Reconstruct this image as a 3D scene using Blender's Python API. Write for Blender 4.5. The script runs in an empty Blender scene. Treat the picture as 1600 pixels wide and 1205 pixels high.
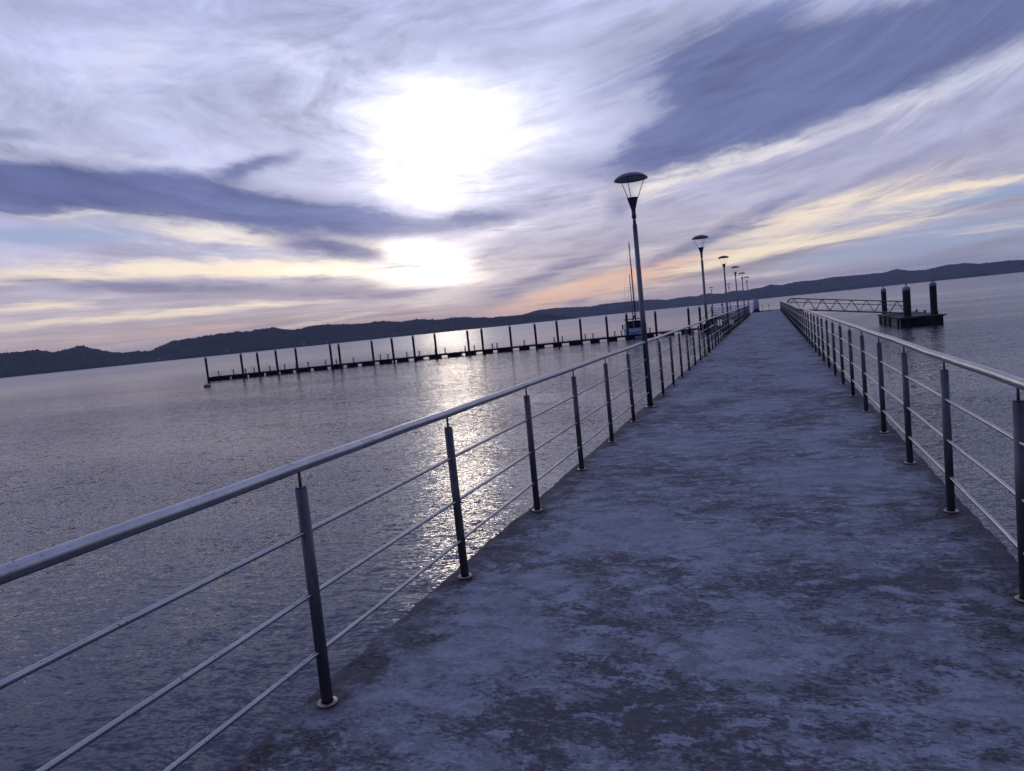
import bpy, bmesh, math, random
import numpy as np
from mathutils import Vector, Matrix
R = math.radians
rng = random.Random(7)
S = bpy.context.scene
COL = S.collection

# ------------------------------------------------------------------ camera
EYE = 4.0          # eye height above the water
DECK = 2.45        # pier deck above the water
cam_d = bpy.data.cameras.new('camera'); cam = bpy.data.objects.new('camera', cam_d); COL.objects.link(cam)
cam_d.sensor_width = 36.0; cam_d.lens = 36.0 * 1120 / 1600
cam_d.clip_start = 0.05; cam_d.clip_end = 40000
_p, _r, _y = .0855, .1027, .3533
_f = Vector((-math.sin(_y), math.cos(_y), 0)); _rt = Vector((math.cos(_y), math.sin(_y), 0)); _u = Vector((0, 0, 1))
_f2 = _f * math.cos(_p) - _u * math.sin(_p); _u2 = _u * math.cos(_p) + _f * math.sin(_p)
_r3 = _rt * math.cos(_r) - _u2 * math.sin(_r); _u3 = _u2 * math.cos(_r) + _rt * math.sin(_r)
cam.matrix_world = Matrix(((_r3.x, _u3.x, -_f2.x, 0), (_r3.y, _u3.y, -_f2.y, 0), (_r3.z, _u3.z, -_f2.z, EYE), (0, 0, 0, 1)))
S.camera = cam

# ------------------------------------------------------------------ exposure
S.view_settings.view_transform = 'Standard'; S.view_settings.look = 'None'
S.view_settings.exposure = 0.13; S.view_settings.gamma = 1.0
S.cycles.max_bounces = 6; S.cycles.volume_bounces = 0
S.cycles.caustics_reflective = False; S.cycles.caustics_refractive = False

def lin(r, g, b, a=1.0):
    f = lambda c: (c / 255 / 12.92) if c / 255 <= .04045 else ((c / 255 + .055) / 1.055) ** 2.4
    return (f(r), f(g), f(b), a)

# ------------------------------------------------------------------ node helper
class G:
    """small expression helper over a node tree"""
    def __init__(s, nt): s.nt = nt; s.n = nt.nodes; s.l = nt.links
    def node(s, t, **k):
        n = s.n.new(t)
        for a, v in k.items(): setattr(n, a, v)
        return n
    def put(s, sock, v):
        if v is None: return
        if hasattr(v, 'is_output') or isinstance(v, bpy.types.NodeSocket): s.l.new(v, sock)
        else: sock.default_value = v
    def m(s, op, a, b=None, c=None, clamp=False):
        n = s.node('ShaderNodeMath', operation=op); n.use_clamp = clamp
        for i, v in enumerate((a, b, c)): s.put(n.inputs[i], v)
        return n.outputs[0]
    def v(s, op, a, b=None, out=0, sc=None):
        n = s.node('ShaderNodeVectorMath', operation=op); s.put(n.inputs[0], a)
        if b is not None: s.put(n.inputs[1], b)
        if sc is not None: s.put(n.inputs['Scale'], sc)
        return n.outputs['Value' if out else 'Vector']
    def xyz(s, x=0., y=0., z=0.):
        n = s.node('ShaderNodeCombineXYZ')
        for i, q in enumerate((x, y, z)): s.put(n.inputs[i], q)
        return n.outputs[0]
    def sep(s, v):
        n = s.node('ShaderNodeSeparateXYZ'); s.put(n.inputs[0], v); return n.outputs
    def map(s, v, loc=(0, 0, 0), rot=(0, 0, 0), sc=(1, 1, 1), typ='POINT'):
        n = s.node('ShaderNodeMapping', vector_type=typ); s.put(n.inputs[0], v)
        n.inputs[1].default_value = loc; n.inputs[2].default_value = rot; n.inputs[3].default_value = sc
        return n.outputs[0]
    def noise(s, v, scale, detail=3, rough=.55, dist=0., col=False, dim='3D'):
        n = s.node('ShaderNodeTexNoise', noise_dimensions=dim); s.put(n.inputs['Vector'], v)
        s.put(n.inputs['Scale'], scale); n.inputs['Detail'].default_value = detail
        n.inputs['Roughness'].default_value = rough; n.inputs['Distortion'].default_value = dist
        return n.outputs['Color' if col else 'Fac']
    def mix(s, f, a, b, mode='MIX'):
        n = s.node('ShaderNodeMix', data_type='RGBA', blend_type=mode); n.clamp_factor = True
        s.put(n.inputs['Factor'], f); s.put(n.inputs['A'] if 0 else n.inputs[6], a); s.put(n.inputs[7], b)
        return n.outputs[2]
    def ss(s, x, lo, hi, a=0., b=1.):
        n = s.node('ShaderNodeMapRange', interpolation_type='SMOOTHSTEP'); s.put(n.inputs[0], x)
        n.inputs[1].default_value = lo; n.inputs[2].default_value = hi; n.inputs[3].default_value = a; n.inputs[4].default_value = b
        return n.outputs[0]
    def ramp(s, x, stops, interp='LINEAR'):
        n = s.node('ShaderNodeValToRGB'); s.put(n.inputs[0], x); cr = n.color_ramp; cr.interpolation = interp
        while len(cr.elements) < len(stops): cr.elements.new(1.)
        for e, (p, c) in zip(cr.elements, stops): e.position = p; e.color = c
        return n.outputs[0]

# ------------------------------------------------------------------ sky (world): evening sky with banded cloud
SUN_AZ, SUN_EL = -24.9, 12.0
SKY = {
'dark': [
  (-53.2, 11.9, 5.2, 1.35, -0.3, 0.90),
  (-5.2, 17.8, 9.0, 3.20, 4.9, 0.60),
  (-47.3, 11.5, 12.8, 1.70, -4.0, 1.05),
  (-32.3, 9.0, 12.2, 1.33, -8.9, 0.90),
  (-36.8, 13.5, 3.7, 0.86, 17.1, 0.70),
  (-33.0, 7.0, 4.5, 0.72, -13.4, 0.95),
  (6.3, 14.1, 11.4, 2.63, 12.7, 1.00),
  (11.1, 16.1, 11.4, 2.99, -1.4, 0.80),
  (-1.3, 15.4, 5.6, 3.91, 8.8, 0.75),
  (-7.1, 11.8, 4.2, 1.57, 9.2, 0.75),
  (-11.1, 8.2, 1.5, 1.72, -7.0, 0.50),
  (-5.4, 4.5, 12.0, 0.68, 19.5, 0.60),
  (5.9, 7.2, 8.7, 0.54, 16.6, 0.35),
  (12.5, 8.3, 5.5, 0.83, 11.3, 0.40),
  (-43.3, 4.9, 13.9, 0.64, -6.5, 0.75),
  (-27.5, 3.4, 7.4, 0.70, -2.4, 0.50),
  (-53.4, 15.0, 3.1, 0.61, 0.7, 0.55),
  (-15.0, 11.5, 5.5, 1.31, -11.2, 0.40),
  (-20.4, 8.5, 4.0, 0.68, -1.8, 0.60),
  (-15.3, 3.9, 7.5, 0.90, 17.6, 0.60),
  (-24.4, 21.4, 12.4, 0.91, -8.7, 0.35),
 ],
'cream': [
  (-49.8, 10.4, 9.7, 0.38, -3.1, 1.00),
  (-41.5, 8.9, 6.4, 0.73, -9.1, 1.00),
  (-46.0, 6.3, 13.4, 0.67, -0.3, 0.90),
  (-33.2, 5.4, 7.1, 0.58, -4.7, 1.00),
  (-30.5, 7.1, 2.9, 0.68, -14.6, 0.50),
  (-3.5, 10.3, 6.3, 0.92, 7.1, 0.90),
  (12.4, 12.9, 8.2, 1.04, 8.2, 0.75),
  (4.2, 6.1, 10.7, 0.82, 9.3, 0.70),
  (2.3, 3.5, 9.8, 0.60, 6.2, 0.80),
  (12.4, 6.0, 5.7, 0.37, -1.3, 0.70),
  (-52.8, 4.5, 4.3, 0.34, 0.7, 0.60),
  (-45.6, 3.2, 9.5, 0.27, -0.6, 0.50),
  (-39.1, 3.3, 8.1, 0.24, -1.9, 0.50),
  (-33.1, 1.7, 7.2, 0.25, 2.5, 0.60),
  (1.9, 10.7, 5.1, 0.89, 5.2, 0.60),
  (-46.2, 13.8, 10.2, 0.59, -5.0, 0.45),
  (-5.0, 3.0, 7.9, 0.78, 9.6, 0.60),
  (-45.3, 20.2, 3.9, 1.77, 29.3, 0.35),
  (-33.1, 20.5, 5.0, 1.26, -9.9, 0.35),
  (-8.8, 9.7, 4.3, 0.95, 12.0, 0.50),
 ],
'orange': [
  (-14.5, 1.9, 7.5, 0.91, 9.9, 0.90),
  (-28.8, 1.2, 9.9, 0.60, 1.3, 0.50),
  (-11.9, 2.5, 5.9, 0.70, 8.8, 0.50),
  (-43.7, 2.0, 12.7, 0.55, 0.9, 0.45),
  (-6.5, 2.6, 5.7, 0.88, 6.6, 0.45),
 ],
'blue': [
  (-51.1, 8.8, 4.8, 0.71, -1.5, 1.10),
  (-41.7, 7.3, 2.2, 0.32, -7.6, 0.80),
  (13.5, 5.2, 4.2, 0.45, -0.9, 1.10),
  (12.7, 12.9, 5.8, 0.32, 2.2, 0.80),
  (10.4, 2.8, 8.6, 1.38, 0.8, 0.80),
  (2.3, 2.2, 6.5, 0.65, 1.4, 0.40),
 ],
'sun': [
  (-22.6, 14.9, 4.9, 2.45, -7.5, 1.80),
  (-25.0, 11.7, 3.3, 2.07, -4.6, 1.70),
  (-25.9, 5.4, 3.0, 1.78, -5.3, 3.20),
  (-24.9, 3.9, 3.0, 0.45, -1.5, 0.80),
  (-32.2, 5.3, 3.9, 0.34, -4.8, 0.50),
  (-21.0, 7.1, 3.5, 0.44, 8.0, 0.60),
  (-24.0, 12.5, 12.2, 6.96, -4.7, 0.24),
  (-27.3, 5.1, 11.3, 1.97, -5.2, 0.22),
 ],
}
W = bpy.data.worlds.new('World'); S.world = W; W.use_nodes = True
W.node_tree.nodes.clear()
g = G(W.node_tree)
tc = g.node('ShaderNodeTexCoord').outputs['Generated']
sx, sy, sz = g.sep(tc)
az = g.m('DEGREES', g.m('ARCTAN2', sx, sy))
el = g.m('DEGREES', g.m('ARCSINE', sz))
# cloud-deck coordinates (streaks run away towards the sunset)
zz = g.m('ADD', g.m('MAXIMUM', sz, 0.0), 0.09)
pl = g.xyz(g.m('DIVIDE', sx, zz), g.m('DIVIDE', sy, zz), 0.)
plr = g.map(pl, rot=(0, 0, R(-16)))                       # y now runs along the streaks
# the cloud bands sag towards the sunset and rise on either side of it
d2 = g.m('MINIMUM', g.m('POWER', g.m('ABSOLUTE', g.m('ADD', az, 22.)), 2.0), 2300.)
bv = g.m('MULTIPLY', el, g.m('SUBTRACT', 1.0, g.m('MULTIPLY', d2, .00034)))
bvec = g.xyz(az, bv, 0.)
bvec = g.v('ADD', bvec, g.v('MULTIPLY', g.v('SUBTRACT', g.noise(g.map(bvec, sc=(.05, .16, 1)), 1.0, 3, .5, col=True), (.5, .5, .5)), (10., 3.2, 0.)))
st1 = g.noise(g.map(bvec, sc=(.040, .30, 1)), 1.0, 6, .62, .3)
st2 = g.noise(g.map(bvec, loc=(3.1, 7.7, 0), sc=(.085, .85, 1)), 1.0, 9, .70, .5)
puff = g.noise(g.map(plr, loc=(9, 2, 0), sc=(1.5, 1.1, 1)), 1.4, 6, .62, .4)
wv = g.noise(g.map(plr, loc=(1, 5, 0), sc=(1.3, .6, 1)), 1.0, 4, .6, .3, col=True)
wv2 = g.noise(g.map(plr, loc=(4, 1, 0), sc=(3.0, 1.4, 1)), 1.6, 5, .65, .5, col=True)
w1 = g.v('SUBTRACT', wv, (.5, .5, .5)); w2 = g.v('SUBTRACT', wv2, (.5, .5, .5))
xyz0 = g.xyz(az, el, 0.)
damp = g.ss(el, 1., 14., .25, 1.)
ae = g.xyz(az, el, 0.)
ae = g.v('ADD', ae, g.v('SCALE', g.v('MULTIPLY', w1, (6., 2.1, 0.)), sc=damp))
ae = g.v('ADD', ae, g.v('SCALE', g.v('MULTIPLY', w2, (3.0, 1.3, 0.)), sc=damp))
def blobsum(lst, vec):
    tot = None
    for (a, e, L, Wd, an, w) in lst:
        q = g.map(vec, loc=(a, e, 0), rot=(0, 0, R(an)), sc=(L, Wd, 1), typ='TEXTURE')
        d = g.v('DOT_PRODUCT', q, q, out=1)
        t = g.m('MULTIPLY', g.m('EXPONENT', g.m('MULTIPLY', d, -1.0)), w)
        tot = t if tot is None else g.m('ADD', tot, t)
    return tot
flat = g.xyz(az, el, 0.)
half = g.v('SCALE', g.v('ADD', flat, ae), sc=.5)
Dk = blobsum(SKY['dark'], ae); Cr = blobsum(SKY['cream'], ae); Or = blobsum(SKY['orange'], half)
Bl = blobsum(SKY['blue'], half); Sn = blobsum(SKY['sun'], ae)
s1 = g.m('SUBTRACT', st1, .5); s2 = g.m('SUBTRACT', st2, .5); s3 = g.m('SUBTRACT', puff, .5)
# high up and to the left the cloud is mottled, not streaked
mot = g.m('SUBTRACT', g.noise(g.map(xyz0, rot=(0, 0, R(10)), sc=(.085, .20, 1)), 1.0, 8, .66, .8), .5)
mk = g.m('MULTIPLY', g.ss(az, -8., -26.), g.ss(el, 9., 15.)); mk1 = g.m('SUBTRACT', 1.0, g.m('MULTIPLY', mk, .8))
s1 = g.m('ADD', g.m('MULTIPLY', s1, mk1), g.m('MULTIPLY', mot, g.m('MULTIPLY', mk, 1.15)))
s2 = g.m('ADD', g.m('MULTIPLY', s2, mk1), g.m('MULTIPLY', mot, g.m('MULTIPLY', mk, .5)))
# low streaks close to the horizon, nearly level
hs = g.noise(g.map(flat, loc=(0, 3, 0), rot=(0, 0, R(-2)), sc=(.045, .95, 1)), 1.0, 5, .62, .5)
lowm = g.m('MULTIPLY', g.ss(el, 8.0, 4.0), g.ss(el, .0, 1.5))
hs = g.m('MULTIPLY', g.m('SUBTRACT', hs, .5), lowm)
base = g.ramp(g.m('DIVIDE', el, 40.0, clamp=True), [
    (0.0, lin(180, 160, 164)), (.055, lin(184, 169, 174)), (.12, lin(178, 171, 188)), (.24, lin(174, 174, 206)),
    (.42, lin(183, 187, 219)), (.60, lin(178, 184, 221)), (.8, lin(160, 166, 215)), (1.0, lin(146, 154, 208))])
# right of frame is cooler low down
right = g.m('MULTIPLY', g.ss(az, -12., 12.), g.ss(el, 10., 2.))
base = g.mix(g.m('MULTIPLY', right, .75), base, lin(156, 162, 190))
tex = g.m('ADD', g.m('MULTIPLY', s1, 1.0), g.m('ADD', g.m('MULTIPLY', s2, .8), g.m('MULTIPLY', s3, .7)))
tex = g.m('MULTIPLY', tex, g.ss(el, 0.5, 9., .35, 1.))
gain = g.m('ADD', 1.0, g.m('ADD', g.m('MULTIPLY', tex, .95), g.m('MULTIPLY', hs, 1.3)))
base = g.v('SCALE', base, sc=gain)
# clear sky seen through the gaps
nish = g.node('ShaderNodeTexSky', sky_type='NISHITA'); nish.sun_disc = False
nish.sun_elevation = R(SUN_EL); nish.sun_rotation = R(SUN_AZ); nish.altitude = 0
clear = g.mix(.8, g.v('SCALE', nish.outputs[0], sc=.06), lin(138, 160, 206))
bm_ = g.ss(g.m('ADD', Bl, g.m('MULTIPLY', s2, 1.8)), .25, .95)
base = g.mix(g.m('MULTIPLY', bm_, .85), base, clear)
# bright cream veils
cm = g.ss(g.m('ADD', Cr, g.m('ADD', g.m('MULTIPLY', s2, 2.0), g.m('MULTIPLY', hs, 2.0))), .08, .95)
creamcol = g.mix(g.ss(el, 14., 5.), lin(226, 228, 244), lin(253, 234, 206))
base = g.mix(g.m('MULTIPLY', cm, .88), base, creamcol)
om = g.ss(g.m('ADD', Or, g.m('MULTIPLY', hs, 1.6)), .1, 1.0)
base = g.mix(g.m('MULTIPLY', om, .8), base, lin(240, 196, 170))
# dark cloud
dm = g.ss(g.m('ADD', Dk, g.m('ADD', g.m('MULTIPLY', g.m('ADD', s2, g.m('MULTIPLY', s1, .5)), 1.25), g.m('ADD', g.m('MULTIPLY', s3, .95), g.m('MULTIPLY', hs, 1.8)))), .20, .90)
darkcol = g.mix(g.ss(el, 4., 10.), lin(132, 126, 156), lin(88, 99, 148))
darkcol = g.mix(g.ss(az, -16., 0.), darkcol, lin(94, 106, 152))
darkcol = g.v('SCALE', darkcol, sc=g.m('ADD', 1.0, g.m('ADD', g.m('MULTIPLY', tex, .55), g.m('MULTIPLY', s2, .5))))
base = g.mix(g.m('MULTIPLY', dm, .9), base, darkcol)
# the veiled sun and its glow
sun = g.m('MULTIPLY', Sn, g.m('ADD', 1.0, g.m('MULTIPLY', g.m('ADD', g.m('MULTIPLY', s2, 1.3), g.m('ADD', s3, s1)), 2.1)))
sun = g.m('MULTIPLY', 1.25, g.m('SUBTRACT', 1.0, g.m('EXPONENT', g.m('MULTIPLY', g.m('MAXIMUM', sun, 0.), -1.0))))
sun = g.m('MULTIPLY', sun, g.m('SUBTRACT', 1.0, g.m('MULTIPLY', dm, .66)))
suncol = g.mix(g.ss(el, 12., 4.), (1.0, .97, 1.0, 1), (1.0, .90, .72, 1))
base = g.v('ADD', base, g.v('SCALE', suncol, sc=g.m('MULTIPLY', sun, .8)))
base = g.v('MINIMUM', base, (1.15, 1.10, 1.12))
# away from the sunset the evening sky is dimmer and bluer
dsun = g.v('DOT_PRODUCT', tc, (math.sin(R(SUN_AZ)) * math.cos(R(SUN_EL)), math.cos(R(SUN_AZ)) * math.cos(R(SUN_EL)), math.sin(R(SUN_EL))), out=1)
away = g.ss(dsun, .70, -.35)
base = g.mix(g.m('MULTIPLY', away, .88), base, lin(88, 96, 150))
bg = g.node('ShaderNodeBackground'); g.put(bg.inputs[0], base); bg.inputs[1].default_value = 1.0
wo = g.node('ShaderNodeOutputWorld'); g.l.new(bg.outputs[0], wo.inputs[0])
try:
    W.cycles.sampling_method = 'MANUAL'; W.cycles.sample_map_resolution = 1024
except Exception: pass

# ------------------------------------------------------------------ sun (veiled by cloud, low over the water)
sd = bpy.data.lights.new('sun', 'SUN'); sd.energy = .045; sd.angle = R(4); sd.color = (1.0, .84, .70)
so = bpy.data.objects.new('sun', sd); COL.objects.link(so)
_sd = Vector((math.sin(R(SUN_AZ)) * math.cos(R(SUN_EL)), math.cos(R(SUN_AZ)) * math.cos(R(SUN_EL)), math.sin(R(SUN_EL))))
so.rotation_euler = _sd.to_track_quat('Z', 'Y').to_euler()
so.location = _sd * 50

# ------------------------------------------------------------------ materials
def mat(name, build=None, color=(.5, .5, .5, 1), rough=.5, metal=0.):
    m = bpy.data.materials.new(name); m.use_nodes = True
    nt = m.node_tree; b = nt.nodes['Principled BSDF']
    b.inputs['Base Color'].default_value = color; b.inputs['Roughness'].default_value = rough; b.inputs['Metallic'].default_value = metal
    if build: build(G(nt), b)
    return m
def wpos(g): return g.node('ShaderNodeNewGeometry').outputs['Position']
def opos(g): return g.node('ShaderNodeTexCoord').outputs['Object']
def bump(g, b, h, dist, strength=1.0):
    n = g.node('ShaderNodeBump'); n.inputs['Strength'].default_value = strength; n.inputs['Distance'].default_value = dist
    g.put(n.inputs['Height'], h); g.l.new(n.outputs[0], b.inputs['Normal'])

def _worn(c1, c2, scale, rough, metal=0., lo=.4, hi=.65, bd=.003, det=5, sc=(1, 1, 1)):
    def f(g, b):
        p = g.map(wpos(g), sc=sc)
        n = g.noise(p, scale, det, .6, .3)
        k = g.ss(n, lo, hi)
        g.put(b.inputs['Base Color'], g.mix(k, c1, c2))
        g.put(b.inputs['Roughness'], g.m('ADD', rough, g.m('MULTIPLY', g.m('SUBTRACT', g.noise(p, scale * 3, 3), .5), .25)))
        b.inputs['Metallic'].default_value = metal
        bump(g, b, g.noise(p, scale * 4, 4), bd)
    return f

def _steel(base, rough, spot):
    def f(g, b):
        p = wpos(g)
        n1 = g.noise(p, 7, 4, .6); n2 = g.noise(p, 130, 3, .7); n3 = g.noise(p, 26, 4, .65)
        pits = g.ss(g.m('ADD', n2, g.m('MULTIPLY', g.m('SUBTRACT', n3, .5), .7)), .64, .72)
        c = g.mix(g.ss(n1, .35, .7), (base * .8, base * .8, base * .8, 1), (base, base * .99, base * .97, 1))
        c = g.mix(g.m('MULTIPLY', pits, spot), c, (.06, .05, .045, 1))
        g.put(b.inputs['Base Color'], c)
        g.put(b.inputs['Metallic'], g.m('SUBTRACT', .96, g.m('MULTIPLY', pits, spot * .8)))
        g.put(b.inputs['Roughness'], g.m('ADD', rough, g.m('ADD', g.m('MULTIPLY', g.m('SUBTRACT', n3, .5), .12), g.m('MULTIPLY', pits, .3))))
        b.inputs['Anisotropic'].default_value = .4
    return f

def _deck(g, b):
    p = wpos(g)
    wob = g.v('SCALE', g.v('SUBTRACT', g.noise(p, 2.2, 5, .62, col=True), (.5, .5, .5)), sc=.22)
    q = g.v('ADD', p, wob)
    big = g.noise(g.map(q, sc=(1.1, .8, 1)), .85, 3, .55)
    mid = g.noise(g.map(q, sc=(.95, 1.2, 1)), 2.6, 10, .78, .0)
    strk = g.noise(g.map(q, rot=(0, 0, R(6)), sc=(1.0, 1.7, 1)), 3.4, 8, .74, .0)
    fine = g.noise(g.map(p, sc=(.8, 1.3, 1)), 38, 6, .8); grit = g.noise(p, 230, 3, .7)
    k = g.m('ADD', g.m('MULTIPLY', big, .62), g.m('ADD', g.m('MULTIPLY', mid, .62), g.m('MULTIPLY', strk, .52)))
    k = g.m('ADD', k, g.m('MULTIPLY', g.m('SUBTRACT', fine, .5), .62))
    worn = g.ss(k, .70, .88)                               # 1: skim coat still there, 0: worn to the dark aggregate
    skim = g.mix(g.ss(g.m('ADD', strk, g.m('MULTIPLY', g.m('SUBTRACT', fine, .5), .6)), .32, .68), (.190, .208, .224, 1), (.345, .370, .390, 1))
    dark = g.mix(g.ss(fine, .35, .65), (.060, .054, .052, 1), (.150, .136, .130, 1))
    c = g.mix(g.m('ADD', .10, g.m('MULTIPLY', worn, .84)), dark, skim)
    rub = g.noise(g.map(q, loc=(11, 3, 0), sc=(1., 1.25, 1)), 7.5, 9, .76)   # small scuffs
    c = g.mix(g.m('MULTIPLY', g.ss(g.m('ADD', rub, g.m('MULTIPLY', g.m('SUBTRACT', big, .5), .5)), .55, .47), .45), c, (.085, .080, .088, 1))
    # loose pale flakes where the coat is lifting
    fl = g.noise(g.map(q, loc=(5, 9, 0), sc=(1, 1.7, 1)), 5.2, 8, .72, .2)
    near = g.m('MULTIPLY', g.ss(k, .70, .76), g.ss(k, .92, .84))
    c = g.mix(g.m('MULTIPLY', g.m('MULTIPLY', g.ss(fl, .545, .60), near), .85), c, (.50, .53, .60, 1))
    # stains and damp, brownish
    stn = g.ss(g.noise(g.map(p, loc=(2, 4, 0)), .9, 4, .6), .55, .75)
    c = g.mix(g.m('MULTIPLY', stn, .30), c, (.095, .075, .085, 1))
    # pits
    vo = g.node('ShaderNodeTexVoronoi'); g.put(vo.inputs['Vector'], q); vo.inputs['Scale'].default_value = 6.
    pit = g.m('MULTIPLY', g.ss(vo.outputs['Distance'], .075, .03), g.ss(g.noise(p, 1.3, 2), .55, .6))
    c = g.mix(g.m('MULTIPLY', pit, .85), c, (.02, .02, .024, 1))
    # grime along the two edges of the slab (x = -2.05 and 1.18)
    x = g.sep(p)[0]
    d = g.m('SUBTRACT', 1.615, g.m('ABSOLUTE', g.m('ADD', x, .435)))
    ed = g.ss(g.m('ADD', d, g.m('MULTIPLY', g.m('SUBTRACT', mid, .5), 1.5)), .32, .06)
    c = g.mix(g.m('MULTIPLY', ed, .90), c, g.mix(g.ss(fine, .35, .62), (.018, .016, .019, 1), (.075, .068, .072, 1)))
    # rust and dirt spread round every post foot (posts stand every 1.5 m)
    yy = g.sep(p)[1]
    for (px_, py_) in ((-1.910, 2.476), (1.043, 3.880)):
        fy = g.m('MULTIPLY', g.m('SUBTRACT', g.m('FRACT', g.m('ADD', g.m('DIVIDE', g.m('SUBTRACT', yy, py_), 1.5), 20.5)), .5), 1.5)
        dd = g.v('LENGTH', g.xyz(g.m('SUBTRACT', x, px_), fy, 0.), out=1)
        rs_ = g.ss(g.m('ADD', dd, g.m('MULTIPLY', g.m('SUBTRACT', mid, .5), .22)), .125, .045)
        c = g.mix(g.m('MULTIPLY', rs_, .62), c, (.050, .030, .022, 1))
    # hairline cracks
    vc = g.node('ShaderNodeTexVoronoi', feature='DISTANCE_TO_EDGE'); g.put(vc.inputs['Vector'], g.map(g.v('ADD', p, g.v('SCALE', g.v('SUBTRACT', g.noise(p, 3.5, 5, .7, col=True), (.5, .5, .5)), sc=.35)), sc=(.55, .42, 1)))
    vc.inputs['Scale'].default_value = 1.
    crk = g.m('MULTIPLY', g.ss(vc.outputs['Distance'], .006, .0015), g.ss(g.noise(p, .7, 2), .48, .56))
    c = g.mix(g.m('MULTIPLY', crk, .3), c, (.022, .021, .024, 1))
    gr = g.m('ADD', .55, g.m('ADD', g.m('MULTIPLY', grit, .40), g.m('MULTIPLY', fine, .5)))
    c = g.v('SCALE', c, sc=gr)
    g.put(b.inputs['Base Color'], c)
    g.put(b.inputs['Roughness'], g.m('ADD', .62, g.m('MULTIPLY', mid, .35)))
    b.inputs['Specular IOR Level'].default_value = .35
    h = g.m('ADD', g.m('MULTIPLY', worn, .45), g.m('ADD', g.m('MULTIPLY', fine, .35), g.m('ADD', g.m('MULTIPLY', grit, .14), g.m('MULTIPLY', fl, .25))))
    h = g.m('SUBTRACT', h, g.m('ADD', g.m('MULTIPLY', pit, .7), g.m('MULTIPLY', crk, .5)))
    bump(g, b, h, .010)

def _water(g, b):
    p = wpos(g)
    dist = g.v('LENGTH', p, out=1)
    q = g.map(p, rot=(0, 0, R(-12)))
    qs = g.v('ADD', q, g.v('SCALE', g.v('SUBTRACT', g.noise(q, .35, 2, col=True), (.5, .5, .5)), sc=1.2))
    # wind patches: areas of calmer and rougher water
    patch = g.noise(g.map(p, rot=(0, 0, R(14)), sc=(.010, .030, 1)), 1.0, 4, .6, .5)
    amp = g.ss(patch, .36, .60, .50, 1.15)
    n1 = g.v('SUBTRACT', g.noise(g.map(qs, sc=(.6, 1.8, 1)), .9, 2, .5, .4, col=True), (.5, .5, .5))
    n2 = g.v('SUBTRACT', g.noise(g.map(qs, sc=(.7, 2.0, 1)), 4.6, 2, .6, .5, col=True), (.5, .5, .5))
    n3 = g.v('SUBTRACT', g.noise(g.map(qs, sc=(.75, 1.8, 1)), 14., 2, .6, col=True), (.5, .5, .5))
    s = g.v('ADD', g.v('MULTIPLY', n1, (.14, .30, 0)), g.v('ADD', g.v('MULTIPLY', n2, (.50, 1.0, 0)), g.v('MULTIPLY', n3, (.60, 1.1, 0))))
    s = g.v('SCALE', s, sc=g.m('MULTIPLY', amp, 1.0))
    n = g.v('NORMALIZE', g.v('ADD', s, (0, 0, 1)))
    g.l.new(n, b.inputs['Normal'])
    b.inputs['Base Color'].default_value = (.030, .036, .066, 1)
    b.inputs['IOR'].default_value = 1.333
    g.put(b.inputs['Roughness'], g.ss(dist, 10, 400, .05, .22))

M = {}
M['deck'] = mat('worn_skimmed_concrete', _deck)
M['concrete'] = mat('concrete', _worn((.16, .155, .15, 1), (.27, .26, .24, 1), 2.2, .8, bd=.01))
M['pile_con'] = mat('pile_concrete', _worn((.05, .05, .045, 1), (.2, .19, .17, 1), 1.6, .8, bd=.01))
M['water'] = mat('sea_water', _water)
M['steel'] = mat('brushed_steel', _steel(.47, .32, .95))
M['post'] = mat('post_steel', _worn((.075, .073, .074, 1), (.125, .121, .122, 1), 14, .45, metal=.3, bd=.0008, sc=(1, 1, .35)))
M['flange'] = mat('flange_steel', _worn((.22, .18, .13, 1), (.38, .33, .27, 1), 30, .36, metal=.95, bd=.0005))
M['pole'] = mat('pole_steel', _steel(.20, .40, .4))
M['lampgrey'] = mat('lamp_paint', _worn((.035, .04, .055, 1), (.05, .055, .075, 1), 9, .38, bd=.0005))
M['reflector'] = mat('lamp_reflector', color=(.38, .38, .42, 1), rough=.35)
M['rod'] = mat('thin_rods', color=(.12, .12, .15, 1), rough=.35, metal=.8)
M['pilewrap'] = mat('black_pile_sleeve', _worn((.006, .006, .007, 1), (.018, .016, .017, 1), 3, .55, bd=.004))
M['pilebrown'] = mat('tarred_pile', _worn((.014, .010, .010, 1), (.035, .024, .022, 1), 3.5, .7, bd=.006))
M['cap'] = mat('pile_cap', _worn((.24, .26, .31, 1), (.34, .36, .41, 1), 2, .5, bd=.001))
M['dockwood'] = mat('dock_deck', _worn((.03, .028, .03, 1), (.075, .07, .07, 1), 1.5, .7, sc=(6, 1, 1)))
M['float'] = mat('dock_float', _worn((.010, .010, .012, 1), (.035, .033, .035, 1), 1.2, .7))
M['pedestal'] = mat('pedestal_paint', _worn((.30, .36, .46, 1), (.42, .47, .56, 1), 3, .5, bd=.001))
M['pontoon'] = mat('pontoon_concrete', _worn((.14, .125, .10, 1), (.30, .27, .22, 1), 1.1, .8, bd=.01, sc=(1, 1, .5)))
M['pontoondark'] = mat('pontoon_rubber', _worn((.012, .011, .011, 1), (.035, .03, .028, 1), 2, .75))
M['alu'] = mat('aluminium', _worn((.18, .19, .22, 1), (.30, .31, .34, 1), 4, .45, metal=.7))
M['darkalu'] = mat('dark_aluminium', _worn((.06, .06, .075, 1), (.10, .10, .12, 1), 4, .5, metal=.5))
M['white'] = mat('white_rail', _worn((.80, .80, .80, 1), (.90, .90, .90, 1), 3, .42, bd=.001))
M['tarp'] = mat('pale_tarpaulin', _worn((.40, .44, .52, 1), (.52, .56, .62, 1), 4, .6, bd=.01))
M['gel'] = mat('hull_gelcoat', _worn((.56, .62, .70, 1), (.66, .72, .78, 1), 1.2, .3, bd=.001))
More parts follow.
